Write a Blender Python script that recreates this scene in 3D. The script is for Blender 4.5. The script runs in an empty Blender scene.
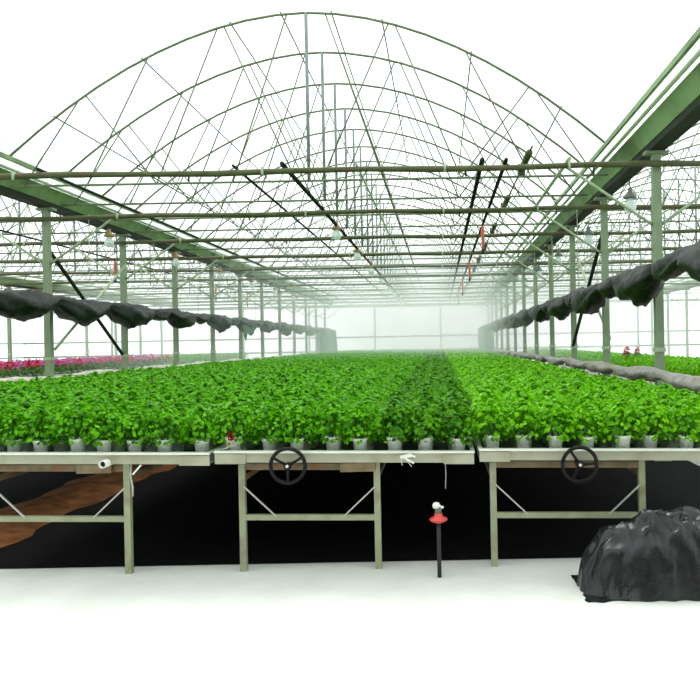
import bpy, math, random
import numpy as np
from mathutils import Vector, Matrix

random.seed(7)
rng = np.random.default_rng(11)
C = bpy.context.scene.collection
PI = math.pi

# ------------------------------------------------------------------ materials
def new_mat(name):
    m = bpy.data.materials.new(name); m.use_nodes = True
    return m, m.node_tree.nodes, m.node_tree.links

def plain(name, col, rough=0.5, metal=0.0, var=0.12, scale=8.0, spec=0.5, dirt=None, bump=0.0):
    """principled with procedural noise variation (and optional dirt/rust patches)"""
    m, n, l = new_mat(name)
    b = n['Principled BSDF']
    b.inputs['Roughness'].default_value = rough
    b.inputs['Metallic'].default_value = metal
    b.inputs['Specular IOR Level'].default_value = spec
    tc = n.new('ShaderNodeTexCoord')
    nz = n.new('ShaderNodeTexNoise'); nz.inputs['Scale'].default_value = scale; nz.inputs['Detail'].default_value = 5
    l.new(tc.outputs['Object'], nz.inputs['Vector'])
    r = n.new('ShaderNodeValToRGB')
    lo = tuple(c*(1-var) for c in col); hi = tuple(min(1, c*(1+var)) for c in col)
    r.color_ramp.elements[0].color = (*lo, 1); r.color_ramp.elements[1].color = (*hi, 1)
    r.color_ramp.elements[0].position = .3; r.color_ramp.elements[1].position = .7
    l.new(nz.outputs['Fac'], r.inputs['Fac'])
    out = r.outputs['Color']
    if dirt:
        n2 = n.new('ShaderNodeTexNoise'); n2.inputs['Scale'].default_value = scale*.45; n2.inputs['Detail'].default_value = 8
        l.new(tc.outputs['Object'], n2.inputs['Vector'])
        r2 = n.new('ShaderNodeValToRGB'); r2.color_ramp.elements[0].position = .52; r2.color_ramp.elements[1].position = .68
        l.new(n2.outputs['Fac'], r2.inputs['Fac'])
        mx = n.new('ShaderNodeMixRGB'); mx.inputs['Color2'].default_value = (*dirt, 1)
        l.new(out, mx.inputs['Color1']); l.new(r2.outputs['Color'], mx.inputs['Fac'])
        out = mx.outputs['Color']
    l.new(out, b.inputs['Base Color'])
    if bump:
        bp = n.new('ShaderNodeBump'); bp.inputs['Strength'].default_value = bump; bp.inputs['Distance'].default_value = .02
        l.new(nz.outputs['Fac'], bp.inputs['Height']); l.new(bp.outputs['Normal'], b.inputs['Normal'])
    return m

def leaf_mat(name, dark, light, transl=0.45, rough=0.45):
    m, n, l = new_mat(name)
    b = n['Principled BSDF']; b.inputs['Roughness'].default_value = rough
    b.inputs['Specular IOR Level'].default_value = .16
    tc = n.new('ShaderNodeTexCoord'); nz = n.new('ShaderNodeTexNoise')
    nz.inputs['Scale'].default_value = 14; nz.inputs['Detail'].default_value = 3
    l.new(tc.outputs['Object'], nz.inputs['Vector'])
    r = n.new('ShaderNodeValToRGB')
    r.color_ramp.elements[0].color = (*dark, 1); r.color_ramp.elements[1].color = (*light, 1)
    r.color_ramp.elements[0].position = .36; r.color_ramp.elements[1].position = .66
    l.new(nz.outputs['Fac'], r.inputs['Fac']); l.new(r.outputs['Color'], b.inputs['Base Color'])
    t = n.new('ShaderNodeBsdfTranslucent'); l.new(r.outputs['Color'], t.inputs['Color'])
    mx = n.new('ShaderNodeMixShader'); mx.inputs['Fac'].default_value = transl
    l.new(b.outputs[0], mx.inputs[1]); l.new(t.outputs[0], mx.inputs[2])
    l.new(mx.outputs[0], n['Material Output'].inputs['Surface'])
    return m

def film_mat(name, col, clear, streak=0.0):
    """polythene film: part see-through, part milky"""
    m, n, l = new_mat(name)
    n.remove(n['Principled BSDF'])
    tr = n.new('ShaderNodeBsdfTransparent'); tr.inputs['Color'].default_value = (.97, .99, .985, 1)
    tl = n.new('ShaderNodeBsdfTranslucent'); tl.inputs['Color'].default_value = (*col, 1)
    df = n.new('ShaderNodeBsdfDiffuse'); df.inputs['Color'].default_value = (*col, 1)
    m1 = n.new('ShaderNodeMixShader'); m1.inputs['Fac'].default_value = .25
    l.new(tl.outputs[0], m1.inputs[1]); l.new(df.outputs[0], m1.inputs[2])
    m2 = n.new('ShaderNodeMixShader'); m2.inputs['Fac'].default_value = clear
    l.new(m1.outputs[0], m2.inputs[1]); l.new(tr.outputs[0], m2.inputs[2])
    if streak:
        tc = n.new('ShaderNodeTexCoord'); mp = n.new('ShaderNodeMapping'); mp.inputs['Scale'].default_value = (1, .25, 1)
        nz = n.new('ShaderNodeTexNoise'); nz.inputs['Scale'].default_value = 1.2; nz.inputs['Detail'].default_value = 4
        l.new(tc.outputs['Object'], mp.inputs['Vector']); l.new(mp.outputs[0], nz.inputs['Vector'])
        mr = n.new('ShaderNodeMapRange'); mr.inputs['To Min'].default_value = clear-streak; mr.inputs['To Max'].default_value = clear+streak
        l.new(nz.outputs['Fac'], mr.inputs['Value']); l.new(mr.outputs[0], m2.inputs['Fac'])
    l.new(m2.outputs[0], n['Material Output'].inputs['Surface'])
    return m

M = {}
M['steel_post'] = plain('galvanised_green_steel', (.21, .29, .17), .5, .0, .15, 4, dirt=(.20, .25, .15))
M['tube_dark'] = plain('olive_dark_tube', (.075, .085, .028), .6, 0, .25, 5, dirt=(.10, .07, .03))
M['tube_thin'] = plain('thin_green_steel', (.13, .17, .09), .5, 0, .15, 6)
M['tube_pale'] = plain('pale_green_steel', (.38, .48, .31), .45, 0, .12, 6)
M['rod_black'] = plain('dark_green_rod', (.012, .022, .010), .6, 0, .2, 6, spec=.15)
M['king'] = plain('blue_grey_steel', (.20, .25, .24), .5, 0, .15, 5)
M['gutter'] = plain('gutter_steel', (.20, .32, .13), .5, 0, .22, 2.5, dirt=(.10, .17, .055))
M['cloth'] = plain('black_green_shade_cloth', (.006, .010, .008), .45, 0, .4, 9, spec=.28, bump=.6)
M['cloth_end'] = plain('green_shade_cloth', (.04, .12, .07), .7, 0, .3, 6)
M['roll_white'] = plain('rolled_clear_film', (.30, .28, .25), .4, 0, .35, 9, dirt=(.24, .18, .13), bump=.5)
M['roll_beige'] = plain('rolled_beige_film', (.62, .58, .46), .5, 0, .15, 7, bump=.4)
M['rim'] = plain('tray_lip_aluminium', (.80, .81, .74), .35, 0, .06, 10)
M['tray'] = plain('tray_side_cream', (.43, .43, .32), .45, 0, .08, 7, dirt=(.33, .31, .2))
M['tray_in'] = plain('tray_floor', (.045, .045, .04), .8, 0, .3, 8)
M['leg'] = plain('bench_leg_steel', (.33, .35, .22), .5, 0, .12, 12, dirt=(.26, .24, .15))
M['brace'] = plain('bench_brace', (.50, .50, .45), .4, 0, .1, 12)
M['rust'] = plain('brown_rail_steel', (.20, .145, .075), .6, 0, .3, 14, dirt=(.24, .10, .035))
M['wheel'] = plain('black_cast_wheel', (.006, .005, .0045), .5, 0, .3, 20, spec=.25)
M['hub'] = plain('bright_bolt', (.75, .72, .62), .3, .3, .1, 20)
M['pot'] = plain('white_plastic_pot', (.88, .92, .86), .4, 0, .04, 10)
M['soil_in'] = plain('potting_soil', (.02, .014, .01), .95, 0, .3, 60)
M['leaf_a'] = leaf_mat('leaf_mid_green', (.055, .26, .003), (.21, .64, .008))
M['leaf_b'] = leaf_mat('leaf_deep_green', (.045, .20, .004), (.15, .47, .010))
M['leaf_c'] = leaf_mat('leaf_bright_green', (.085, .34, .003), (.30, .76, .008))
M['leaf_f'] = leaf_mat('leaf_dull_green', (.06, .17, .03), (.15, .33, .07))
M['pink'] = leaf_mat('pink_petals', (.50, .05, .24), (.70, .17, .42), .3)
M['red'] = leaf_mat('red_petals', (.62, .02, .07), (.75, .06, .13), .2)
M['red_dark'] = leaf_mat('dark_red_petals', (.30, .006, .01), (.45, .012, .02), .2)
M['red_plastic'] = plain('red_plastic', (.72, .07, .06), .35, 0, .1, 20)
M['red_faded'] = plain('faded_red_plastic', (.70, .16, .10), .45, 0, .1, 20)
M['black_plastic'] = plain('black_plastic', (.012, .012, .012), .4, 0, .2, 20)
M['white_plastic'] = plain('white_plastic', (.85, .85, .80), .35, 0, .03, 20)
M['lamp_cap'] = plain('brass_brown_lamp_cap', (.32, .21, .08), .45, .1, .2, 20)
M['lamp_cap_grey'] = plain('grey_lamp_cap', (.16, .17, .15), .45, .1, .2, 20)
M['heap'] = plain('black_plastic_sheet', (.012, .012, .014), .26, 0, .5, 12, spec=.4, bump=.3)
M['film'] = film_mat('roof_film', (.93, .97, .96), .55, .12)
M['wallfilm'] = film_mat('wall_film', (.74, .83, .80), .20, .05)

def bulb_mat():
    m, n, l = new_mat('milky_glass_bulb')
    b = n['Principled BSDF']; b.inputs['Base Color'].default_value = (.85, .93, .90, 1)
    b.inputs['Roughness'].default_value = .15
    b.inputs['Subsurface Weight'].default_value = 0
    t = n.new('ShaderNodeBsdfTranslucent'); t.inputs['Color'].default_value = (.9, .97, .95, 1)
    mx = n.new('ShaderNodeMixShader'); mx.inputs['Fac'].default_value = .5
    l.new(b.outputs[0], mx.inputs[1]); l.new(t.outputs[0], mx.inputs[2]); l.new(mx.outputs[0], n['Material Output'].inputs['Surface'])
    return m
M['bulb'] = bulb_mat()

def floor_mat():
    m, n, l = new_mat('pale_concrete_aisle')
    b = n['Principled BSDF']; b.inputs['Roughness'].default_value = .85
    tc = n.new('ShaderNodeTexCoord')
    nz = n.new('ShaderNodeTexNoise'); nz.inputs['Scale'].default_value = 2.2; nz.inputs['Detail'].default_value = 9; nz.inputs['Roughness'].default_value = .65
    l.new(tc.outputs['Object'], nz.inputs['Vector'])
    r = n.new('ShaderNodeValToRGB'); r.color_ramp.elements[0].position = .3; r.color_ramp.elements[1].position = .72
    r.color_ramp.elements[0].color = (.70, .69, .65, 1); r.color_ramp.elements[1].color = (.82, .82, .79, 1)
    l.new(nz.outputs['Fac'], r.inputs['Fac']); l.new(r.outputs['Color'], b.inputs['Base Color'])
    bp = n.new('ShaderNodeBump'); bp.inputs['Strength'].default_value = .15; bp.inputs['Distance'].default_value = .01
    l.new(nz.outputs['Fac'], bp.inputs['Height']); l.new(bp.outputs['Normal'], b.inputs['Normal'])
    return m
M['floor'] = floor_mat()
M['light_blocker'] = plain('grey_light_blocker', (.22, .23, .21), .9, 0, .12, 3, spec=.2)  # for the added screen that blocks light behind the camera
M['bench_shade'] = plain('black_bench_shade', (.006, .006, .006), .9, 0, .3, 6, spec=.04)
M['earth'] = plain('orange_brown_earth', (.17, .065, .022), .95, 0, .5, 6, spec=.1, dirt=(.05, .025, .012), bump=1.0)
M['gravel'] = plain('grey_floor_gravel', (.30, .29, .25), .95, 0, .3, 9, spec=.1)

def mist_mat(name, dens):
    m, n, l = new_mat(name)
    n.remove(n['Principled BSDF'])
    s = n.new('ShaderNodeVolumeScatter'); s.inputs['Color'].default_value = (.84, 1.0, .90, 1)
    s.inputs['Density'].default_value = dens; s.inputs['Anisotropy'].default_value = .15
    l.new(s.outputs[0], n['Material Output'].inputs['Volume'])
    return m

# ------------------------------------------------------------------ mesh building
class MB:
    def __init__(s): s.v = []; s.f = []; s.mi = []; s.sm = []
    def add(s, vs, fs, mi=0, smooth=False):
        o = len(s.v); s.v += [tuple(v) for v in vs]
        for f in fs: s.f.append(tuple(i+o for i in f)); s.mi.append(mi); s.sm.append(smooth)
        return s
    def box(s, a, b, mi=0):
        x0, y0, z0 = a; x1, y1, z1 = b
        vs = [(x0,y0,z0),(x1,y0,z0),(x1,y1,z0),(x0,y1,z0),(x0,y0,z1),(x1,y0,z1),(x1,y1,z1),(x0,y1,z1)]
        return s.add(vs, [(0,3,2,1),(4,5,6,7),(0,1,5,4),(1,2,6,5),(2,3,7,6),(3,0,4,7)], mi)
    def tube(s, pts, r, n=8, mi=0, caps=True, smooth=True, closed=False):
        P = [Vector(p) for p in pts]; rs = r if hasattr(r, '__len__') else [r]*len(P)
        vs = []; fs = []; up0 = None; m = len(P)
        for i, p in enumerate(P):
            if closed: t = (P[(i+1) % m]-P[i-1]).normalized()
            else: t = (P[min(i+1, m-1)]-P[max(i-1, 0)]).normalized()
            if up0 is None: up0 = Vector((0,0,1)) if abs(t.z) < .9 else Vector((0,1,0))
            a = t.cross(up0).normalized(); b = a.cross(t).normalized(); up0 = b
            for k in range(n):
                q = 2*PI*(k+.5)/n
                vs.append(p+a*math.cos(q)*rs[i]+b*math.sin(q)*rs[i])
        rng_ = m if closed else m-1
        for i in range(rng_):
            for k in range(n):
                j = (i+1) % m
                fs.append((i*n+k, i*n+(k+1) % n, j*n+(k+1) % n, j*n+k))
        if caps and not closed:
            fs.append(tuple(range(n))[::-1]); fs.append(tuple((m-1)*n+k for k in range(n)))
        return s.add(vs, fs, mi, smooth and n > 4)
    def bar(s, p, q, w, h=None, mi=0):
        """rectangular bar from p to q"""
        h = h or w; p = Vector(p); q = Vector(q); t = (q-p).normalized()
        up = Vector((0,0,1)) if abs(t.z) < .95 else Vector((0,1,0))
        a = t.cross(up).normalized()*w/2; b = a.cross(t).normalized()*h/2
        vs = [p-a-b, p+a-b, p+a+b, p-a+b, q-a-b, q+a-b, q+a+b, q-a+b]
        return s.add(vs, [(0,1,2,3),(7,6,5,4),(0,4,5,1),(1,5,6,2),(2,6,7,3),(3,7,4,0)], mi)
    def lathe(s, prof, n=16, c=(0,0,0), mi=0, smooth=True):
        vs = []; fs = []
        for (r, z) in prof:
            for k in range(n):
                q = 2*PI*k/n; vs.append((c[0]+r*math.cos(q), c[1]+r*math.sin(q), c[2]+z))
        for i in range(len(prof)-1):
            for k in range(n): fs.append((i*n+k, i*n+(k+1) % n, (i+1)*n+(k+1) % n, (i+1)*n+k))
        return s.add(vs, fs, mi, smooth)
    def build(s, name, mats, parent=None, mesh_only=False):
        me = bpy.data.meshes.new(name); me.from_pydata(s.v, [], s.f)
        for m in (mats if isinstance(mats, list) else [mats]): me.materials.append(m)
        me.polygons.foreach_set('material_index', s.mi); me.polygons.foreach_set('use_smooth', s.sm)
        me.update()
        if mesh_only: return me
        return link(name, me, parent)

def link(name, me, parent=None):
    o = bpy.data.objects.new(name, me); C.objects.link(o)
    if parent: o.parent = parent
    return o

def tag(o, label=None, cat=None, group=None, kind=None):
    if label: o['label'] = label
    if cat: o['category'] = cat
    if group: o['group'] = group
    if kind: o['kind'] = kind
    return o

def empty(name, loc=(0,0,0), rz=0):
    o = bpy.data.objects.new(name, None); C.objects.link(o); o.location = loc; o.rotation_euler = (0,0,rz)
    o.empty_display_size = .1
    return o

def struct(o): o['kind'] = 'structure'; return o

def kids(o): return [c for c in ALLKIDS.get(o, [])]

def copy_tree(o, parent=None):
    c = o.copy(); C.objects.link(c)
    if parent: c.parent = parent
    for ch in list(o.children): copy_tree(ch, c)
    return c

ORD = ['nearest', 'second', 'third', 'fourth', 'fifth', 'sixth', 'seventh', 'eighth', 'ninth', 'tenth', 'eleventh', 'twelfth', 'thirteenth']

# ------------------------------------------------------------------ measures (metres; eye at 1.5 m looking along +Y)
EYE = 1.5
XL, XR = -6.30, 2.68
BAY = XR-XL
ROWS = [XL-2*BAY, XL-BAY, XL, XR, XR+BAY, XR+2*BAY]
D0 = 12.45; SP = 3.0
FAR = 45.2
Z_TIE = EYE+2.13; Z_CH = EYE+2.32; Z_EAVE = EYE+2.52; Z_RIDGE = EYE+4.7
def arch_z(u):      # u 0..1 over the bay
    t = abs(2*u-1)
    return Z_EAVE+(Z_RIDGE-Z_EAVE)*(1-t**1.9)

# ------------------------------------------------------------------ setting
def rect(name, x0, x1, y0, y1, z, mat):
    mb = MB(); mb.add([(x0,y0,z),(x1,y0,z),(x1,y1,z),(x0,y1,z)], [(0,1,2,3)])
    return struct(mb.build(name, mat))
rect('floor', ROWS[0]-.5, ROWS[-1]+.5, -4, FAR+.5, 0, M['floor'])
rect('floor', XL-.1, XR+.3, 5.30, FAR-.2, .004, M['bench_shade'])  # black sheet that puts the shade under the benches into the ground colour
rect('floor', ROWS[1], XL-.1, 5.3, FAR-.2, .004, M['gravel'])
rect('floor', XR+.3, ROWS[4], 5.3, FAR-.2, .004, M['gravel'])
# the strip of bare earth in the walkway between benches, slightly mounded
mb = MB(); vs = []; fs = []; nx, ny = 9, 90
for j in range(ny+1):
    for i in range(nx+1):
        u = i/nx; x = -4.15+.78*u+.05*math.sin(j*.7)+.03*math.sin(j*1.9+i)
        vs.append((x, 5.6+j*.2, .008+.05*math.sin(PI*u)*(1+.5*math.sin(j*1.3+i*.8))))
for j in range(ny):
    for i in range(nx):
        a = j*(nx+1)+i; fs.append((a, a+1, a+nx+2, a+nx+1))
mb.add(vs, fs, 0, True); struct(mb.build('floor', M['earth']))

for b in range(5):
    x0 = ROWS[b]; mb = MB(); N = 24; vs = []; fs = []
    for j, y in enumerate((-4, FAR)):
        for i in range(N+1): vs.append((x0+BAY*i/N, y, arch_z(i/N)+.05))
    for i in range(N): fs.append((i, i+1, N+2+i, N+1+i))
    mb.add(vs, fs, 0, True)
    struct(mb.build('ceiling', M['film']))

def gable_wall(name, y):
    mb = MB(); vs = []; fs = []
    xs = []
    for b in range(5):
        for i in range(12): xs.append((ROWS[b]+BAY*i/12, arch_z(i/12)+.05))
    xs.append((ROWS[5], Z_EAVE+.05))
    for (x, z) in xs: vs += [(x, y, 0), (x, y, z)]
    for i in range(len(xs)-1): fs.append((2*i, 2*i+2, 2*i+3, 2*i+1))
    mb.add(vs, fs); return struct(mb.build(name, M['wallfilm']))
wf = MB(); wf.add([(ROWS[0], -4, 0), (ROWS[-1], -4, 0), (ROWS[-1], -4, Z_RIDGE), (ROWS[0], -4, Z_RIDGE)], [(0,1,2,3)])  # unseen opaque screen added behind the camera to cut light on the fronts
struct(wf.build('front_light_blocker', M['light_blocker']))
wb = gable_wall('wall_back', FAR)
k = 0
for i in range(-6, 6):
    x = .06+3.84*i
    m_ = MB().box((x-.05, FAR-.12, 0), (x+.05, FAR-.03, Z_CH)); o = m_.build('mullion', M['tube_thin'], wb)
for h, r in ((.37, .045), (-.44, .05), (2.16, .06)):
    m_ = MB().box((ROWS[0], FAR-.17, EYE+h-r), (ROWS[-1], FAR-.125, EYE+h+r)); m_.build('rail', M['tube_thin'], wb)
for name, x in (('wall_left', ROWS[0]), ('wall_right', ROWS[-1])):
    mb = MB(); mb.add([(x,-4,0),(x,FAR,0),(x,FAR,Z_EAVE),(x,-4,Z_EAVE)], [(0,1,2,3)])
    w = struct(mb.build(name, M['wallfilm']))
    sg = 1 if x < 0 else -1
    for h in (.37, -.44):
        MB().box((min(x, x+sg*.05), 8, EYE+h-.03), (max(x, x+sg*.05), FAR, EYE+h+.03)).build('rail', M['tube_thin'], w)
    for j in range(11):
        y = D0+j*3
        MB().box((min(x, x+sg*.07), y-.04, 0), (max(x, x+sg*.07), y+.04, Z_EAVE)).build('mullion', M['tube_thin'], w)

# ------------------------------------------------------------------ posts, with knee braces
def post_proto(both):
    r = empty('steel_post')
    MB().box((-.05, -.05, 0), (.05, .05, Z_TIE+.144)).build('shaft', M['steel_post'], r)
    MB().box((-.10, -.10, 0), (.10, .10, .015)).build('base_plate', M['steel_post'], r)
    MB().box((-.065, -.065, EYE-.17), (.065, .065, EYE-.12)).build('clamp', M['tube_pale'], r)
    MB().box((-.14, -.07, Z_TIE+.11), (.14, .07, Z_TIE+.145)).build('gutter_bracket', M['steel_post'], r)
    for s in (-1, 1):
        MB().tube([(s*.05, 0, EYE+1.38), (s*1.10, 0, Z_TIE-.02)], .019, 6).build('knee_brace', M['tube_pale'], r)
    return r
pp = post_proto(True)
first = True
ROWNAME = {1: 'far left row of posts', 2: 'left row of posts beside the dark rolled cloth', 3: 'right row of posts beside the dark rolled cloth', 4: 'row of posts in the bay beyond the right cloth'}
for ri in (2, 3, 1, 4):
    for k in range(-1, 11):
        y = D0+SP*k
        if ri == 2 and k < 0: continue
        if ri in (1, 4) and k < 4: continue
        o = pp if first else copy_tree(pp)
        first = False
        o.location = (ROWS[ri], y, 0)
        if ri in (2, 3) and k < 7:
            n_ = k-1 if ri == 2 else k
            if n_ < 0: tag(o, f"green roof post at the picture's {'left edge beside the dark brace rod' if ri == 2 else 'right edge, in front of the other right posts'}", 'post')
            else: tag(o, f"green roof post with knee braces, {'first' if n_ == 0 else ORD[n_]} behind the edge post of the {'left' if ri == 2 else 'right'} row", 'post')
        elif ri in (2, 3):
            tag(o, f"green roof post fading into mist near the back wall, {'left' if ri == 2 else 'right'} row", 'post', f"misty far posts of the {'left' if ri == 2 else 'right'} row")
        else:
            tag(o, f"distant green roof post standing beyond the {'pink flower bench on the left side' if ri == 1 else 'green bed with red flowers'}", 'post', f"distant posts of the {'outer left' if ri == 1 else 'outer right'} row")

# cross braces in the plane of the post rows
for x, side in ((XL, 'left'), (XR, 'right')):
    y0, y1 = D0, D0+SP
    o = MB().tube([(x-.03, y0+.05, EYE+1.66), (x-.03, y1-.05, EYE-.12)], .032, 6).build('brace_rod', M['rod_black'])
    tag(o, f"dark slanting brace rod between the two nearest posts of the {side} row", 'brace')
    o = MB().tube([(x+.07, y0+.05, EYE+.0), (x+.07, y1-.05, EYE+1.66)], .024, 6).build('brace_rod', M['tube_pale'])
    tag(o, f"pale slanting brace rod crossing the dark one in the {side} post row", 'brace')

# ------------------------------------------------------------------ gutters
def gutter(x, y0, y1, label):
    prof = [(-.22, .20), (-.20, .20), (-.10, .03), (.10, .03), (.20, .20), (.22, .20), (.115, 0), (-.115, 0)]
    root = empty('roof_gutter', (x, y0, Z_TIE+.222))
    mb = MB(); L = y1-y0; n = len(prof)
    vs = [(a, 0, c) for a, c in prof]+[(a, L, c) for a, c in prof]
    fs = [(i, (i+1) % n, n+(i+1) % n, n+i) for i in range(n)]+[tuple(range(n)), tuple(range(n, 2*n))[::-1]]
    mb.add(vs, fs); mb.build('trough', M['gutter'], root)
    MB().box((-.10, 0, -.075), (.10, L, -.002)).build('underside_shade', M['rod_black'], root)  # dark bar added under the trough, standing in for its shaded underside
    for s in (-1, 1):
        mb = MB().tube([(s*.30, 0, .20), (s*.30, L, .20)], .025, 6); mb.build('edge_pipe', M['tube_pale'], root)
        mb = MB().box((s*.34-.02, 0, .30), (s*.34+.02, L, .36)); mb.build('film_clip_rail', M['gutter'], root)
    tag(root, label, 'gutter')
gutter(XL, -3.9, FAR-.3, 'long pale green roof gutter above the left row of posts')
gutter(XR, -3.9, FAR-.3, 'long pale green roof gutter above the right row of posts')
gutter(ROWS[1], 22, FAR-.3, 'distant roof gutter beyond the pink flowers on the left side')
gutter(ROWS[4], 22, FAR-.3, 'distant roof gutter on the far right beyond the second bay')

# ------------------------------------------------------------------ thick tie tubes
proto = None
for k in range(-1, 11):
    y = D0+SP*k
    if proto is None:
        root = empty('cross_beam')
        pts = [(ROWS[1]+i*.9, .0, .012*math.sin(i*1.7)) for i in range(int((ROWS[4]-ROWS[1])/.9)+1)]
        MB().tube(pts, [.037+.004*math.sin(i*2.3) for i in range(len(pts))], 10).build('tube', M['tube_dark'], root)
        for xx in (-9.1, -3.0, .35, 1.9, 5.6):
            MB().tube([(xx, 0, -.03), (xx, 0, -.10)], .012, 6).build('hook', M['rod_black'], root)
        for xx in (-8.2, -5.1, -2.1, .1, 1.6, 4.4):
            MB().tube([(xx, -.045, -.05), (xx, -.045, .05)], .018, 6).build('clip', M['tube_pale'], root)
        proto = root; o = root
    else: o = copy_tree(proto)
    o.location = (0, y-.10, Z_TIE-.03)
    if k < 6: tag(o, f"thick olive tube spanning the whole house overhead, {ORD[k+1]} from the front", 'beam')
    else: tag(o, 'olive cross tube seen faintly through mist near the back wall', 'beam', 'misty far cross tubes')

# ------------------------------------------------------------------ roof trusses
def truss_proto():
    r = empty('roof_truss')
    N = 20
    mb = MB().tube([(BAY*.028, 0, Z_CH), (BAY*.972, 0, Z_CH)], .017, 6); mb.build('bottom_chord', M['tube_thin'], r)
    pts = [(BAY*(.028+.944*i/N), 0, arch_z(.028+.944*i/N)) for i in range(N+1)]
    MB().tube(pts, .019, 6).build('arch_pipe', M['tube_thin'], r)
    MB().tube([(BAY/2, 0, Z_CH), (BAY/2, 0, Z_RIDGE)], .026, 6).build('king_post', M['king'], r)
    nodes = [(.05, .14), (.15, .25), (.26, .36), (.38, .47), (.26, .15), (.48, .37)]
    for s in (0, 1):
        for (a, b) in nodes:
            aa, bb = (a, b) if not s else (1-a, 1-b)
            MB().tube([(BAY*aa, 0, Z_CH), (BAY*bb, 0, arch_z(bb))], .011, 5).build('strut', M['tube_thin'], r)
    return r
tp = truss_proto(); first = True
BAYN = {0: 'outermost left bay', 1: 'left bay over the pink flowers', 2: 'middle bay over the benches', 3: 'right bay beyond the right gutter', 4: 'outermost right bay'}
for b in (2, 1, 3, 0, 4):
    for k in range(22):
        y = 10.95+1.5*k
        if b in (1, 3) and k < 2: continue
        if b in (0, 4) and (k < 8 or k % 2): continue
        o = tp if first else copy_tree(tp); first = False
        o.location = (ROWS[b], y, 0)
        if b == 2 and k < 8:
            tag(o, f"arched lattice roof truss of the middle bay, {ORD[k]} from the front", 'roof truss')
        elif b == 2:
            tag(o, 'arched lattice roof truss blurred by mist at the back of the middle bay', 'roof truss', 'misty trusses of the middle bay')
        else:
            tag(o, f"arched lattice roof truss of the {BAYN[b]}", 'roof truss', f"trusses of the {BAYN[b]}")

# purlins: thin longitudinal pipes carrying the film
pn = 0
for b in (1, 2, 3):
    for u in (.10, .24, .38, .46, .54, .62, .76, .90):
        o = MB().tube([(0, 0, 0), (0, FAR-.4-10.93, 0)], .011, 5).build('purlin', M['tube_thin'])
        o.location = (ROWS[b]+BAY*u, 10.93, arch_z(u)+.026)
        tag(o, f"thin pipe running lengthwise under the film of the {BAYN[b]}", 'purlin', f"purlins of the {BAYN[b]}")

# long pipes converging on the back wall, at crossbeam height
LP = [(-4.80, .020, 'rod_black', 'thin dark pipe running lengthwise near the left gutter'),
      (-2.45, .018, 'rod_black', 'slim dark pipe running lengthwise just left of the lamp line'),
      (-1.86, .030, 'rod_black', 'heavy dark pipe running lengthwise that carries the bulb lamps'),
      (-.97, .014, 'tube_pale', 'thin pale pipe running lengthwise right of the lamp line'),
      (.55, .030, 'rod_black', 'heavy dark pipe running lengthwise, left of the red hanging nozzles'),
      (.84, .026, 'rod_black', 'dark pipe running lengthwise with the red nozzles hung below'),
      (1.60, .024, 'tube_pale', 'pale green pipe running lengthwise close to the right gutter'),
      (-3.6, .010, 'tube_thin', 'thinnest grey pipe running lengthwise midway to the left gutter'),
      (-7.9, .018, 'rod_black', 'dark pipe running lengthwise above the pale film roll, beyond the left gutter')]
for x, r, mt, lab in LP:
    y0 = 9.30 if x > -5 else 13
    o = MB().tube([(0, 0, 0), (0, FAR-.4-y0, 0)], r, 7).build('overhead_pipe', M[mt]); o.location = (x, y0, Z_TIE-.03+.041+r+.012)
    tag(o, lab, 'pipe')
# toothed drive rail with motors (dark green broken line right of centre)
root = empty('vent_drive_shaft', (1.18, 9.5, Z_TIE+.25))
MB().tube([(0, 0, 0), (0, 34, 0)], .012, 6).build('shaft', M['tube_dark'], root)
for j in range(11):
    MB().tube([(0, .3+3*j, 0), (0, 1.2+3*j, 0)], .045, 8).build('rack_sleeve', M['tube_dark'], root)
    MB().box((-.05, 1.22+3*j, -.07), (.05, 1.34+3*j, .07)).build('gear_box', M['tube_dark'], root)
tag(root, 'olive vent drive shaft with thick sleeves running lengthwise before the right gutter', 'drive shaft')

# ------------------------------------------------------------------ bulb lamps
def lamp_proto(cap):
    r = empty('pendant_lamp')
    MB().tube([(0, 0, .0), (0, 0, -.14)], .006, 6).build('cord', M['rod_black'], r)
    MB().lathe([(.001, -.10), (.028, -.105), (.032, -.15), (.045, -.165), (.088, -.215), (.092, -.25), (.06, -.255), (.001, -.25)], 18).build('lamp_cap', M[cap], r)
    MB().lathe([(.001, -.25), (.035, -.25), (.05, -.28), (.080, -.33), (.086, -.37), (.07, -.415), (.035, -.44), (.001, -.445)], 18).build('bulb', M['bulb'], r)
    return r
lp = {'lamp_cap': lamp_proto('lamp_cap'), 'lamp_cap_grey': lamp_proto('lamp_cap_grey')}
used = set()
for x, cap, side, k0, top in ((-1.86, 'lamp_cap', 'middle', 1, Z_TIE+.05), (-6.12, 'lamp_cap', 'left', 1, Z_TIE+.11), (2.66, 'lamp_cap_grey', 'right', 0, Z_TIE-.02)):
    for k in range(k0, 9):
        y = 10.62+3.58*k
        if side != 'middle' and k > 6: continue
        if cap not in used: o = lp[cap]; used.add(cap)
        else: o = copy_tree(lp[cap])
        xx = {'left': XL+.26, 'right': XR+.09 if k else XR-.03, 'middle': x}[side]
        o.location = (xx, y, top+{'middle': .17, 'left': .06, 'right': .06}[side])
        if k-k0 < 4: tag(o, f"bulb lamp under {'brown' if cap == 'lamp_cap' else 'grey'} cap, {ORD[k-k0]} from the front in the {side} line", 'lamp')
        else: tag(o, f"small bulb lamp fading into mist along the {side} lamp line", 'lamp', f"misty lamps of the {side} line")
MB_ = None

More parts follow.
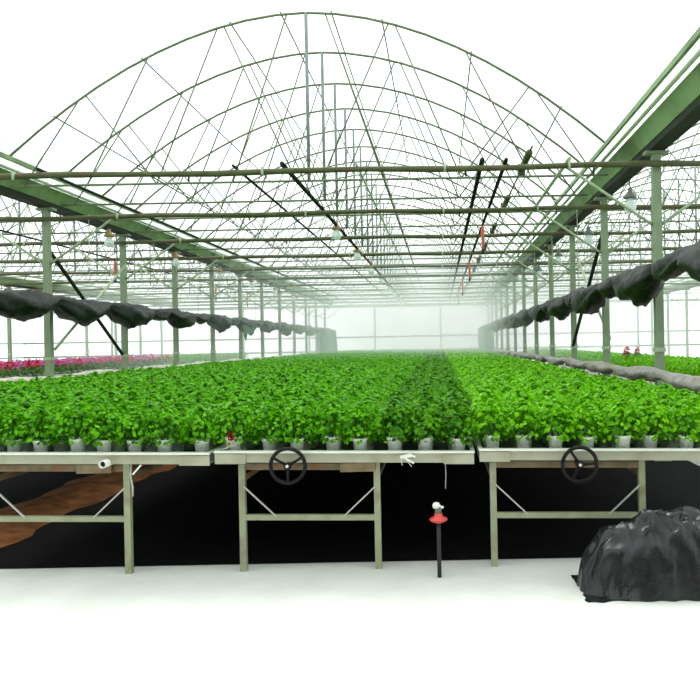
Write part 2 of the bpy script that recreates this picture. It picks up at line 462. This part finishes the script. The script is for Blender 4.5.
# ------------------------------------------------------------------ red hanging nozzles
def nozzle_proto():
    r = empty('hanging_nozzle')
    MB().tube([(0, 0, 0), (.006, 0, -.25), (0, 0, -.42)], .006, 6).build('wire', M['rod_black'], r)
    pts = []; N = 46
    for i in range(N+1):
        t = i/N; pts.append((.026*math.cos(t*9*2*PI), .026*math.sin(t*9*2*PI), -.36-.40*t))
    MB().tube(pts, .011, 6).build('coiled_tube', M['red_faded'], r)
    MB().lathe([(.001, -.40), (.022, -.40), (.03, -.46), (.03, -.56), (.014, -.60), (.02, -.66), (.012, -.76), (.001, -.76)], 12).build('valve_body', M['red_faded'], r)
    MB().lathe([(.001, -.76), (.02, -.765), (.026, -.80), (.02, -.86), (.001, -.87)], 10).build('tip', M['black_plastic'], r)
    return r
npz = nozzle_proto(); first = True
for i, (x, y) in enumerate([(.78, 13.5), (.78, 19.5), (.78, 25.5), (.78, 31.5), (-7.45, 17.8), (-7.45, 21.8), (-7.45, 25.8), (-7.45, 30)]):
    o = npz if first else copy_tree(npz); first = False
    o.location = (x, y, Z_TIE+.25)
    if x > 0: tag(o, f"red hanging nozzle with black tip, {ORD[i]} from the front right of centre", 'nozzle')
    else: tag(o, f"red hanging nozzle beyond the left posts, {ORD[i-4]} from the front", 'nozzle')

# ------------------------------------------------------------------ rolled cloths
def roll(name, x, y0, y1, ztop, rad, mat, dy=.07, n=22, wr=.10, seed=0, squash=1.0, parent=None):
    rr = random.Random(seed); L = y1-y0; m = int(L/dy); vs = []; fs = []
    ph = [rr.uniform(0, 6.28) for _ in range(8)]
    for i in range(m+1):
        y = y0+L*i/m; r = rad(y)
        r *= .94+.08*math.sin(y*5.3+ph[0])*math.sin(y*1.7+ph[1])
        zc = ztop-r+.02*math.sin(y*2.1+ph[2]); xc = x+.02*math.sin(y*1.4+ph[3])
        for k in range(n):
            q = 2*PI*k/n
            w = 1+wr*math.sin(4*q+2.2*math.sin(y*3.1+ph[4])+ph[5])+wr*.7*math.sin(9*q+3*math.sin(y*4.4+ph[6]))+wr*.5*rr.uniform(-1, 1)
            vs.append((xc+r*w*math.cos(q)*squash, y, zc+r*w*math.sin(q)))
    for i in range(m):
        for k in range(n): fs.append((i*n+k, i*n+(k+1) % n, (i+1)*n+(k+1) % n, (i+1)*n+k))
    fs += [tuple(range(n)), tuple(m*n+k for k in range(n))[::-1]]
    mb = MB(); mb.add(vs, fs, 0, True); return mb.build(name, mat, parent)
def scallop(y):
    t = ((y-D0+SP/2) % SP)/SP-.5        # 0 at a post
    if abs(t) < .33: return .078+.145*max(0, math.cos(t/.33*PI/2))**.7
    u = (abs(t)-.33)/.17
    return .078+.055*math.sin(min(1, u)*PI/2)**.7
def scallop_l(y):
    if y < 14.0: return .08+.13*abs(math.cos((y-13.06)/1.9*PI))**.6
    return scallop(y+.35)*(1+.06*math.sin(y*.9))
def hanging_sheet(x, y0, y1, z0, z1, root, seed):
    rr = random.Random(seed); mb = MB(); vs = []; fs = []; nx = 60; nz = 12
    for side in (0, 1):
        for j in range(nz+1):
            v = j/nz
            for i in range(nx+1):
                u = i/nx
                y = y0+(y1-y0)*u*(1-.12*math.sin(v*PI*.7)*0)+(1-u)*.9*(v-.5)*(-1 if v > .5 else 1)*.6
                xx = x+.13*math.sin(u*38+v*1.5)+.05*math.sin(u*91)+(side-.5)*.02
                vs.append((xx, y, z1+(z0-z1)*v+.05*math.sin(u*20)*(v)))
    S = (nx+1)*(nz+1)
    for side in (0, 1):
        for j in range(nz):
            for i in range(nx):
                a = side*S+j*(nx+1)+i; f = (a, a+1, a+nx+2, a+nx+1); fs.append(f if side else f[::-1])
    mb.add(vs, fs, 0, True); return mb.build('hanging_end', M['cloth_end'], root)
for x, side in ((XL+.27, 'left'), (XR-.27, 'right')):
    root = empty('rolled_shade_cloth', (0, 0, 0))
    roll('cloth_roll', x, 6.5 if side == 'right' else 9.4, 43.6, EYE+.84, scallop if side == 'right' else scallop_l, M['cloth'], seed=3 if side == 'left' else 5, wr=.11, parent=root)
    hanging_sheet(x+(.1 if side == 'left' else -.1), 38.0 if side == 'left' else 35.5, 43.8, .06, EYE+.74, root, 4)
    for k in range(0, 10):
        y = D0+SP*k+.9
        MB().tube([(x, y, EYE+.82), (x, y+.01, Z_TIE+.2)], .006, 5).build('tie_rope', M['tube_pale'], root)
    if side == 'left':   # torn flap hanging near the fourth post
        mb = MB(); mb.add([(x+.16, 23.0, EYE+.62), (x+.16, 24.6, EYE+.60), (x+.19, 24.2, EYE+.36), (x+.18, 23.9, EYE+.30), (x+.18, 23.5, EYE+.38), (x+.19, 23.25, EYE+.14), (x+.17, 23.1, EYE+.30)],
                          [(0,1,2,3,4,5,6)])
        o = mb.build('torn_flap', M['cloth_end'], root); sol = o.modifiers.new('s', 'SOLIDIFY'); sol.thickness = .01
    tag(root, f"dark scalloped shade cloth rolled up along the {side} row of posts", 'shade cloth')
o = roll('rolled_film', XR-.17, 7.0, 43, EYE-.37, lambda y: .082+.016*math.sin(y*2.7)+.012*math.sin(y*7.1), M['roll_white'], seed=9, wr=.08)
tag(o, 'grey crinkled plastic film rolled at bench height along the right posts', 'plastic film')
o = roll('rolled_film', XL+.20, 9.0, 43, EYE-.40, lambda y: .125+.012*math.sin(y*1.9)+.006*math.sin(y*6.1), M['roll_beige'], seed=12, wr=.04)
tag(o, 'beige plastic film rolled at bench height in front of the pink flowers', 'plastic film')

# ------------------------------------------------------------------ benches
TILT = .0195
BED = {}   # name: (x0, x1, zrim)
def bench(x0, x1, d0, d1, zr, legs, label, wheel=None, frames=3, shear=TILT, lgap=5.2, extras=True):
    """tray with lip on steel leg frames; front end faces the aisle; slight cross-fall to the right"""
    root = empty('rolling_bench', ((x0+x1)/2, d0, 0)); cx = (x0+x1)/2; w = x1-x0; L = d1-d0
    def Z(x, z): return z-shear*(x)          # local x from centre
    def sbox(a, b, name, mat):
        mb = MB().box(a, b); mb.v = [(x, y, Z(x, z)) for x, y, z in mb.v]; return mb.build(name, mat, root)
    h = w/2
    sbox((-h+.012, .012, zr-.075), (h-.012, L-.01, zr-.06), 'tray_floor', M['tray_in'])
    sbox((-h+.01, .0, zr-.078), (h-.01, .014, zr-.014), 'front_side', M['tray'])
    sbox((-h, .0, zr-.075), (-h+.014, L, zr-.012), 'long_side', M['tray'])
    sbox((h-.014, .0, zr-.075), (h, L, zr-.012), 'long_side', M['tray'])
    sbox((-h-.004, -.022, zr-.014), (h+.004, .024, zr), 'front_lip', M['rim'])
    sbox((-h-.006, .024, zr-.014), (-h+.022, L, zr), 'long_lip', M['rim'])
    sbox((h-.022, .024, zr-.014), (h+.006, L, zr), 'long_lip', M['rim'])
    sbox((-h+.02, L-.014, zr-.075), (h-.02, L, zr-.012), 'back_side', M['tray'])
    if extras:
        sbox((-h, -.012, zr-.086), (-h+.20, -.001, zr-.02), 'corner_plate', M['tray'])
        sbox((h-.20, -.012, zr-.086), (h, -.001, zr-.02), 'corner_plate', M['tray'])
    lx0, lx1 = legs[0]-cx, legs[1]-cx
    zl = zr-.452
    for f in range(frames):
        y = .07+f*lgap
        if y > L: break
        if f == 0: rail_mat = M['rust']
        sbox((lx0+.02, y-.018, zr-.135), (lx1-.02, y+.018, zr-.092), 'top_rail', M['rust'])
        MB().box((lx0-.021, y-.021, 0), (lx0+.021, y+.021, zr-.085)).build('leg', M['leg'], root)
        MB().box((lx1-.021, y-.021, 0), (lx1+.021, y+.021, zr-.090)).build('leg', M['leg'], root)
        sbox((lx0+.021, y-.017, zl-.018), (lx1-.021, y+.017, zl+.018), 'crossbar', M['leg'])
        for s, lx in ((1, lx0), (-1, lx1)):
            MB().bar((lx+s*.015, y-.024, Z(lx, zr-.245)), (lx+s*.225, y-.024, Z(lx+s*.2, zl+.01)), .014, .008).build('diagonal_brace', M['brace'], root)
    for lx in (lx0, lx1):
        MB().box((lx-.016, .10, zr-.20), (lx+.016, L-.3, zr-.16)).build('long_rail', M['rust'], root)
    MB().tube([((lx0+lx1)/2-.08, .16, zr-.105), ((lx0+lx1)/2-.08, L-.3, zr-.105)], .022, 8).build('roller_pipe', M['rust'], root)
    if wheel:
        wx, wz, rot, broken = wheel; wx -= cx
        wr = empty('hand_wheel'); wr.parent = root; wr.location = (wx, -.085, wz)
        R = .111
        MB().tube([(R*math.cos(a), 0, R*math.sin(a)) for a in np.linspace(0, 2*PI, 41)[:-1]], .0125, 10, closed=True).build('wheel_rim', M['wheel'], wr)
        for j in range(3):
            a = rot+j*2*PI/3
            MB().tube([(.012*math.cos(a), 0, .012*math.sin(a)), (.06*math.cos(a), -.004, .06*math.sin(a)), (R*math.cos(a), 0, R*math.sin(a))], [.013, .009, .010], 8).build('spoke', M['wheel'], wr)
        mb = MB(); mb.tube([(0, -.02, 0), (0, .02, 0)], .024, 16); mb.build('hub', M['wheel'], wr)
        mb = MB(); mb.tube([(0, -.030, 0), (0, -.019, 0)], .010, 10); mb.build('bolt', M['hub'], wr)
        mb = MB(); mb.tube([(0, .02, 0), (0, .16, 0)], .012, 10); mb.build('axle', M['wheel'], wr)
    tag(root, label, 'bench')
    BED[label] = root
    return root
DF = 5.085
zA, zB, zC = .800+.020, .797, .778
A = (-3.20, -1.528); B = (-1.493, .209); Cc = (.245, 1.95); D = (-5.30, -3.62)
LA = 'long plant bench on the left side with pot row ending at the black gap before the middle bench'
LA = 'leftmost front bench with a white pipe end poking out under its lip'
LB = 'middle rolling bench with a black hand wheel under its left half'
LC = 'right front bench with a black hand wheel beside the plastic heap'
LD = 'plant bench beyond the earth strip, next to the beige film roll'
bA = bench(*A, DF, 44.2, zA, (-3.0, -2.10), LA)
bB = bench(*B, DF, 44.2, zB, (-1.335, -.437), LB, wheel=(-1.0, .718, PI/6, False))
bC = bench(*Cc, DF, 44.2, zC, (.335, 1.325), LC, wheel=(.888, .690, .05, False))
bD = bench(*D, 6.0, 44.2, zA, (-5.0, -4.0), LD, shear=0, extras=False)
MB().box((-1.508+1.493-.02-bB.location.x-1.493+.0, .0, zB-.05), (-1.493-bB.location.x-.001, .02, zB+.0)).build('rubber_buffer', M['black_plastic'], bB)
def fit(o, root, label=None):
    o.parent = root; o.location = -root.location
    if label: o['label'] = label
# gear boxes under the lip
for root, x, z in ((bA, -2.30, zA-.112), (bB, -.56, zB-.112)):
    cx = root.location.x
    MB().box((x-.115-cx, .01, z-.03), (x+.115-cx, .10, z+.028)).build('bearing_block', M['rust'], root)

# small fittings on the benches
pr = empty('drain_pipe', (-2.205, 5.04, .748)); pr.scale = (.85, 1, .85)
mb = MB(); n = 20
vs = []; 
for (r, y) in ((.024, .9), (.030, .9), (.030, -.03), (.024, -.03), (.024, .88)):
    for k in range(n): q = 2*PI*k/n; vs.append((r*math.cos(q), y, r*math.sin(q)))
fs = [(i*n+k, i*n+(k+1) % n, (i+1)*n+(k+1) % n, (i+1)*n+k) for i in range(4) for k in range(n)]
mb.add(vs, fs, 0, True); mb.build('pipe_wall', M['white_plastic'], pr)
MB().tube([(0, -.005, 0), (0, .03, 0)], .0235, 20).build('inner_shade_plug', M['black_plastic'], pr)  # black disc standing in for the shade inside the pipe
tag(pr, 'white open pipe end under the lip of the leftmost bench', 'pipe')
o = MB().bar((-2.02, 5.04, .675), (-1.965, 5.04, .735), .010, .010).build('plastic_stake', M['white_plastic'])
fit(o, bA, 'small white slanting stake')
o = MB().tube([(-2.055, 5.11, .735), (-2.06, 5.10, .66), (-2.045, 5.10, .58), (-2.05, 5.11, .52)], .006, 6).build('hanging_cord', M['brace'])
fit(o, bA, 'pale dangling cord')
o = MB().tube([(.02, 5.11, .70), (.022, 5.11, .62), (.018, 5.11, .53)], .0035, 5).build('hanging_cord', M['brace'])
fit(o, bB, 'thin grey dangling cord')
# white drip hose across the gap between the benches
o = MB().tube([(-1.47, 5.14, zB+.012), (-1.44, 5.13, zB+.022), (-1.38, 5.15, zB+.045), (-1.33, 5.2, zB+.06)], .0065, 6).build('drip_hose', M['white_plastic'])
tag(o, 'short white drip hose lying on the left corner of the middle bench', 'hose')
# torn white tape on the middle lip
mb = MB()
for (p, q, w) in (((-.275, 5.052, .752), (-.20, 5.050, .765), .022), ((-.25, 5.050, .750), (-.185, 5.046, .712), .012), ((-.22, 5.050, .772), (-.175, 5.050, .752), .014), ((-.27, 5.05, .748), (-.262, 5.045, .70), .003), ((-.235, 5.05, .735), (-.20, 5.045, .69), .003)):
    mb.bar(p, q, .003, w)
o = mb.build('torn_tape', M['white_plastic']); fit(o, bB, 'scrap of torn white tape')

# red valve on a riser pipe under the middle bench
rv = empty('water_valve', (-.032, 4.93, 0)); rv.scale = (1, 1, 1.10)
MB().tube([(0, 0, 0), (0, 0, .335)], .014, 12).build('riser_pipe', M['black_plastic'], rv)
MB().lathe([(.001, .315), (.02, .315), (.052, .328), (.060, .336), (.052, .345), (.028, .353), (.026, .372), (.001, .374)], 20).build('handle', M['red_plastic'], rv)
MB().lathe([(.001, .37), (.021, .37), (.021, .405), (.001, .41)], 14).build('neck', M['lamp_cap_grey'], rv)
mb = MB(); mb.lathe([(.001, .40), (.022, .402), (.026, .418), (.018, .432), (.001, .436)], 12, c=(-.012, 0, 0)); mb.bar((-.012, 0, .415), (.034, 0, .404), .014, .012)
mb.build('cap', M['white_plastic'], rv)
tag(rv, 'red valve with a white cap in front of the dark space under the middle bench', 'valve')

# black plastic sheet heap, lower right
mb = MB(); vs = []; fs = []; nx, ny = 60, 36
from mathutils import noise
for j in range(ny+1):
    for i in range(nx+1):
        u = i/nx*2-1; v = j/ny*2-1
        rr_ = max(0, 1-(abs(u)**2.2+abs(v)**2.2)); z = .45*rr_**.5
        p = Vector((u*3.1, v*2.3, 2.0))
        cr = .16*noise.noise(p*.8)+.09*(1-abs(noise.noise(p*1.7+Vector((3,1,7))))*2)+.035*(1-abs(noise.noise(p*3.6))*2)
        z = max(.002, z*(.92+cr)) if rr_ > 0 else .002
        vs.append((u*.50+.03*noise.noise(p*2.2), v*.26+.03*noise.noise(p*2+Vector((9,0,0))), z))
for j in range(ny):
    for i in range(nx):
        a = j*(nx+1)+i; fs.append((a, a+1, a+nx+2, a+nx+1))
mb.add(vs, fs, 0, True); o = mb.build('plastic_sheet', M['heap']); o.location = (1.31, 4.66, 0)
tag(o, 'crumpled black plastic sheet heaped on the aisle by the right bench', 'plastic sheet')

# ------------------------------------------------------------------ plants
LEAF_V = np.array([(0,0,0), (-.42,.45,.10), (0,.52,-.02), (.42,.45,.10), (0,1.0,-.12), (-.30,.16,.05), (.30,.16,.05), (-.27,.80,.03), (.27,.80,.03)])
LEAF_F = np.array([(0,2,1,5), (0,6,3,2), (2,4,7,1), (2,3,8,4)])
LEAF_V2 = np.array([(0,0,0), (-.42,.5,.10), (0,1.0,-.10), (.42,.5,.10)])
LEAF_F2 = np.array([(0,3,2,1)])

def leaves(centers, normals, sizes, simple=False):
    """returns verts, faces for leaves; each lies roughly in the plane of its normal with random heading"""
    n = len(centers); LV, LF = (LEAF_V2, LEAF_F2) if simple else (LEAF_V, LEAF_F)
    N = normals/np.linalg.norm(normals, axis=1, keepdims=True)
    h = rng.normal(size=(n, 3)); h[:, 2] *= .4
    # headings lean outward/downhill
    h += np.stack([N[:, 0], N[:, 1], -np.abs(N[:, 0])*.3], 1)*1.2
    T = h-(h*N).sum(1, keepdims=True)*N; T /= np.linalg.norm(T, axis=1, keepdims=True)+1e-9
    S = np.cross(T, N)
    V = (LV[None, :, 0:1]*S[:, None, :]+(LV[None, :, 1:2]-.5)*T[:, None, :]+LV[None, :, 2:3]*N[:, None, :])*sizes[:, None, None]+centers[:, None, :]
    F = LF[None]+(np.arange(n)*len(LV))[:, None, None]
    return V.reshape(-1, 3), F.reshape(-1, 4)

def dome(nl, R=.155, z0=.13, ht=.155, size=.046, low=.25):
    """leaf centres, normals for one plant"""
    ph = rng.uniform(0, 2*PI, nl); c = rng.uniform(0, 1, nl)**.8
    el = c*PI/2; rr = R*np.cos(el)*rng.uniform(.82, 1.08, nl); z = z0+ht*np.sin(el)*rng.uniform(.8, 1.1, nl)
    lowm = rng.random(nl) < low
    z = np.where(lowm, z0-rng.uniform(0, .055, nl), z); rr = np.where(lowm, R*rng.uniform(.35, .95, nl), rr)
    P = np.stack([rr*np.cos(ph), rr*np.sin(ph), z], 1)
    Nn = np.stack([np.cos(ph)*np.cos(el)*.8, np.sin(ph)*np.cos(el)*.8, .45+np.sin(el)], 1)+rng.normal(size=(nl, 3))*.33
    return P, Nn, size*rng.uniform(.7, 1.25, nl)

def np_mesh(name, V, F, mats, mi=None, smooth=False):
    me = bpy.data.meshes.new(name)
    me.vertices.add(len(V)); me.vertices.foreach_set('co', V.astype(np.float32).ravel())
    k = F.shape[1]; me.loops.add(F.size); me.loops.foreach_set('vertex_index', F.astype(np.int32).ravel())
    me.polygons.add(len(F)); me.polygons.foreach_set('loop_start', np.arange(len(F), dtype=np.int32)*k)
    me.polygons.foreach_set('loop_total', np.full(len(F), k, dtype=np.int32))
    for m in mats: me.materials.append(m)
    if mi is not None: me.polygons.foreach_set('material_index', mi.astype(np.int32))
    me.update(); me.validate()
    return me

def pot_mb(n=20, r0=.038, r1=.053, h=.098, mb=None, c=(0,0,0)):
    mb = mb or MB()
    mb.lathe([(.001, 0), (r0, 0), (r0+.001, .004), (r1-.003, h-.016), (r1, h-.016), (r1+.001, h), (r1-.004, h), (r1-.006, h-.012)], n, c)
    return mb
POT = pot_mb().build('pot', M['pot'], mesh_only=True)
SOIL = MB().lathe([(.0465, .084), (.03, .088), (.001, .09)], 16).build('soil', M['soil_in'], mesh_only=True)
def foliage_mesh(mat, nl=360, size=.032, R=.155, ht=.15):
    P, N_, s = dome(nl, size=size, R=R, ht=ht, low=.16); V, F = leaves(P, N_, s)
    # stems, as slim quads strips from the soil to some leaves
    me = np_mesh('foliage', V, F, [mat]); return me
def skirt_mesh(mat):
    P, N_, s = dome(390, size=.033, low=.36); V, F = leaves(P, N_, s); return np_mesh('foliage', V, F, [mat])
def stems_mesh():
    mb = MB()
    for j in range(9):
        a = j*2.4; r = .05+.07*((j*37) % 10)/10
        mb.tube([(.01*math.cos(a), .01*math.sin(a), .08), (.5*r*math.cos(a), .5*r*math.sin(a), .13), (r*math.cos(a), r*math.sin(a), .17+.01*(j % 4))], .0032, 5)
    return mb.build('stems', M['leaf_f'], mesh_only=True)
STEMS = stems_mesh()
FOL = {k: [foliage_mesh(M[k]) for _ in range(5)] for k in ('leaf_a', 'leaf_b', 'leaf_c')}
SK = {k: [skirt_mesh(M[k]) for _ in range(3)] for k in ('leaf_a', 'leaf_b', 'leaf_c')}
NCOL = 8; ROWSP = .205; NR = 12
def bench_cols(x0, x1): return [x0+(x1-x0)*(i+.5)/NCOL for i in range(NCOL)]
EORD = ['first', 'second', 'third', 'fourth', 'fifth', 'sixth', 'seventh', 'eighth']
for (bx, zr, mk, bn, bl, shear) in ((A, zA, 'leaf_a', 'leftmost', 'leftmost front bench', TILT), (B, zB, 'leaf_b', 'middle', 'middle bench', TILT), (Cc, zC, 'leaf_c', 'right', 'right front bench', TILT)):
    cx = (bx[0]+bx[1])/2
    for row in range(NR):
        for ci, x in enumerate(bench_cols(*bx)):
            jx, jy = random.uniform(-.022, .022), random.uniform(-.015, .015)
            r = empty('potted_plant', (x+jx, DF+.115+row*ROWSP+jy, zr-.058-shear*(x+jx-cx)), random.uniform(0, 6.28))
            # the front pots stand on the lip so their bodies show
            if row == 0: r.location.z = zr-shear*(x+jx-cx)-.045
            s = random.uniform(.94, 1.07); r.scale = (s, s, s*random.uniform(.96, 1.10))
            if row == 0: r.scale = (s, s, s*1.2)
            else: r.scale.z *= 1.24
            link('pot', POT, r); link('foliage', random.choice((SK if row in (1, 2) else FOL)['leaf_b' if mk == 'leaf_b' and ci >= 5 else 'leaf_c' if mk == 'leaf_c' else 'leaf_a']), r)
            if row == 0:
                link('soil', SOIL, r); link('stems', STEMS, r)
            if row == 0:
                side = {'leftmost': 'right', 'right': 'left'}.get(bn, 'left' if ci < 4 else 'right')
                nn = ci if side == 'left' else 7-ci
                lab = f"leafy plant in white pot, {EORD[nn]} from the {side} end of the {bn} bench's front row"
                tag(r, lab, 'potted plant', f"front row of potted plants on the {bl}")
            else:
                tag(r, f"leafy green potted plant in the {EORD[row] if row < 8 else 'ninth to twelfth'} row back on the {bn} front bench", 'potted plant', f"potted plants, {EORD[row] if row < 8 else 'ninth to twelfth'} row of the {bl}")
            if bn == 'middle' and row == 0 and ci == 0:
                # the one red bloom
                pl = rng.normal(size=(26, 3))*np.array([.010, .010, .018])+np.array([0, 0, 0])
                V, F = leaves(pl, rng.normal(size=(26, 3)), np.full(26, .022))
                fl = link('flower', np_mesh('flower', V, F, [M['red_dark']]), r)
                a = -r.rotation_euler.z
                ox, oy = .012, -.085
                fl.location = (ox*math.cos(a)-oy*math.sin(a), ox*math.sin(a)+oy*math.cos(a), .108)
                fl['label'] = 'small dark red blossom'
                r['label'] = "leafy plant with one dark red blossom at the middle bench's left corner"

# the rest of the crop: one object
def crop(y0, y1, x0, x1, zr, mi, shear=0, rowsp=ROWSP, ncol=NCOL, cx=None, out=None, pots=None, fh=1.24):
    cx = (x0+x1)/2; y = y0
    while y < y1:
        for ci in range(ncol):
            x = x0+(x1-x0)*(ci+.5)/ncol+rng.uniform(-.03, .03); yy = y+rng.uniform(-.03, .03)
            zb = zr-.058-shear*(x-cx)
            if y < 10: nl, sz, sim = 250, .036, False
            elif y < 17: nl, sz, sim = 165, .043, True
            elif y < 28: nl, sz, sim = 80, .060, True
            else: nl, sz, sim = 36, .088, True
            P, N_, s = dome(nl, size=sz, low=.12 if y > 10 else .2)
            P = P*np.array([1, 1, fh*rng.uniform(.93, 1.08)])+np.array([x, yy, zb]); V, F = leaves(P, N_, s, sim)
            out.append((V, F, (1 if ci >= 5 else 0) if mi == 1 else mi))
            if pots is not None and (y < 13 and (ci in (0, ncol-1))): pots.append((x, yy, zb))
        y += rowsp
out = []; pots = []
Y1 = 44.0
ys = DF+.115+NR*ROWSP
crop(ys, Y1, *A, zA, 0, TILT, out=out, pots=pots); crop(ys, Y1, *B, zB, 1, TILT, out=out); crop(ys, Y1, *Cc, zC, 2, TILT, out=out, pots=pots)
crop(6.12, Y1, *D, zA, 0, 0, out=out, pots=pots)
# beds of the neighbouring bays
G = (4.55, 6.25); zG = .70
crop(13, 43, *G, zG, 2, 0, out=out, rowsp=.24, ncol=7)
H = (-12.3, -10.6); zH = .80
crop(32, 43, *H, zH, 0, 0, out=out, rowsp=.24, ncol=7)
off = 0; Vs = []; Fs = []; Ms = []
for V, F, mi in out:
    Vs.append(V); Fs.append(F+off); Ms.append(np.full(len(F), mi)); off += len(V)
pm = MB()
for p in pots: pot_mb(10, mb=pm, c=p)
PV = np.array(pm.v); PF = np.array(pm.f)+off
Vs.append(PV); Fs.append(PF); Ms.append(np.full(len(PF), 3))
me = np_mesh('potted_plants', np.concatenate(Vs), np.concatenate(Fs), [M['leaf_a'], M['leaf_b'], M['leaf_c'], M['pot']], np.concatenate(Ms))
o = link('potted_plants', me); tag(o, 'dense carpet of leafy green plants filling the long benches to the back wall', 'plants', kind='stuff')
o['label'] = 'dense carpet of leafy green plants covering the benches back to the misty wall'

bG = bench(*G, 13, 43.2, zG, (4.8, 5.95), 'green plant bench beyond the right posts with red flowers on it', frames=3, shear=0, extras=False)
bH = bench(*H, 15.5, 43.2, zH, (-12.0, -10.9), 'bench of pink flowers beyond the left posts', frames=3, shear=0, extras=False)
H2 = (-14.3, -12.6)
bH2 = bench(*H2, 17.5, 43.2, zH, (-14.0, -12.9), 'second bench of pink flowers farther beyond the left posts', frames=3, shear=0, extras=False)

# flowering plants
def blossom_mesh(mat, n=26, R=.14):
    P, N_, s = dome(n, R=R, z0=.22, ht=.15, size=.062, low=0); P += rng.normal(size=P.shape)*.012
    V, F = leaves(P, N_, s); return np_mesh('blossoms', V, F, [mat])
BL = [blossom_mesh(M['pink']) for _ in range(3)]; BR = [blossom_mesh(M['red'], 40, .085) for _ in range(2)]
FF = [foliage_mesh(M['leaf_f'], 70, .06, .15, .14) for _ in range(3)]
def flowering(x, y, z, bl, label, group):
    r = empty('flowering_plant', (x, y, z), random.uniform(0, 6.28)); s = random.uniform(.95, 1.1)
    r.scale = (s, s, s*1.15)
    link('pot', POT, r); link('foliage', random.choice(FF), r); link('blossoms', bl, r)
    tag(r, label, 'flowering plant', group); return r
for j in range(46):
    for i in range(6 if j < 44 else 4):
        x = H[0]+.15+(H[1]-H[0]-.30)*i/5+random.uniform(-.02, .02); y = 15.7+j*.35
        red = (i >= 4 and random.random() < .35)
        if random.random() < .06 + (.55 if j > 38 else 0): continue
        flowering(x, y, zH-.058, random.choice(BR if red else BL),
                  'red-flowered potted plant in the pink flower bench beyond the left posts' if red else 'pink-flowered potted plant on the bench beyond the left posts',
                  'red flowered plants among the pink ones' if red else 'pink flowered plants beyond the left posts')
for j in range(28):
    for i in range(2):
        x = H2[0]+.5+i*.5; y = 18+j*.7
        flowering(x, y, zH-.058, random.choice(BL), 'pink-flowered potted plant on the second bench beyond the left posts', 'pink flowered plants of the second left bench')
for k, (x, y) in enumerate([(4.9, 20.3), (5.35, 21.0)]):
    r = flowering(x, y, zG+.10, BR[k % 2], f"red-flowered plant rising from the green right bed, {'nearer the posts' if k == 0 else 'farther from the posts'}", None)

# ------------------------------------------------------------------ mist (homogeneous drifting clouds)
def ellipsoid(name, c, r, dens, label):
    bm_v = []; n, m_ = 40, 20; mb = MB()
    prof = [(math.sin(PI*i/m_) or 1e-4, -math.cos(PI*i/m_)) for i in range(m_+1)]
    mb.lathe([(max(a, 1e-4), b) for a, b in prof], n); o = mb.build(name, mist_mat(name, dens))
    o.location = c; o.scale = r; tag(o, label, 'mist', kind='stuff'); return o
ellipsoid('mist', (-1.5, 38, 2.0), (15, 21, 5.0), .022, 'thin pale mist hanging through the back half of the house')
ellipsoid('mist', (0, 39, 2.4), (10, 13, 4.0), .030, 'denser white mist drifting before the back wall')
ellipsoid('mist', (.2, 33, 2.9), (4.6, 11, 2.6), .034, 'plume of fine spray over the far end of the middle and right benches')

# ------------------------------------------------------------------ light, camera, view
w = bpy.data.worlds.new('overcast_sky'); bpy.context.scene.world = w; w.use_nodes = True
bg = w.node_tree.nodes['Background']; bg.inputs['Color'].default_value = (.94, 1.0, .99, 1); bg.inputs['Strength'].default_value = 1.6
sl = bpy.data.lights.new('sun', 'SUN'); sl.energy = 2.6; sl.angle = math.radians(30); sl.color = (1, .99, .94)
so = bpy.data.objects.new('sun', sl); C.objects.link(so); so.rotation_euler = (math.radians(-32), math.radians(-8), 0); so.location = (0, 0, 12)

cam = bpy.data.cameras.new('camera'); co = bpy.data.objects.new('camera', cam); C.objects.link(co)
F_PX = 773
cam.sensor_width = 36; cam.lens = 36*F_PX/700
cam.shift_x = -90/700; cam.shift_y = -8/700
cam.clip_start = .05; cam.clip_end = 300
co.matrix_world = Matrix.Translation((0, 0, EYE)) @ Matrix.Rotation(PI/2, 4, 'X') @ Matrix.Rotation(-.0195, 4, 'Z')
s = bpy.context.scene; s.camera = co
s.view_settings.view_transform = 'Standard'; s.view_settings.look = 'None'; s.view_settings.gamma = 1
s.view_settings.use_curve_mapping = False; s.view_settings.exposure = 0.12
s.cycles.volume_bounces = 2; s.cycles.transparent_max_bounces = 24; s.cycles.max_bounces = 10
s.cycles.use_denoising = True
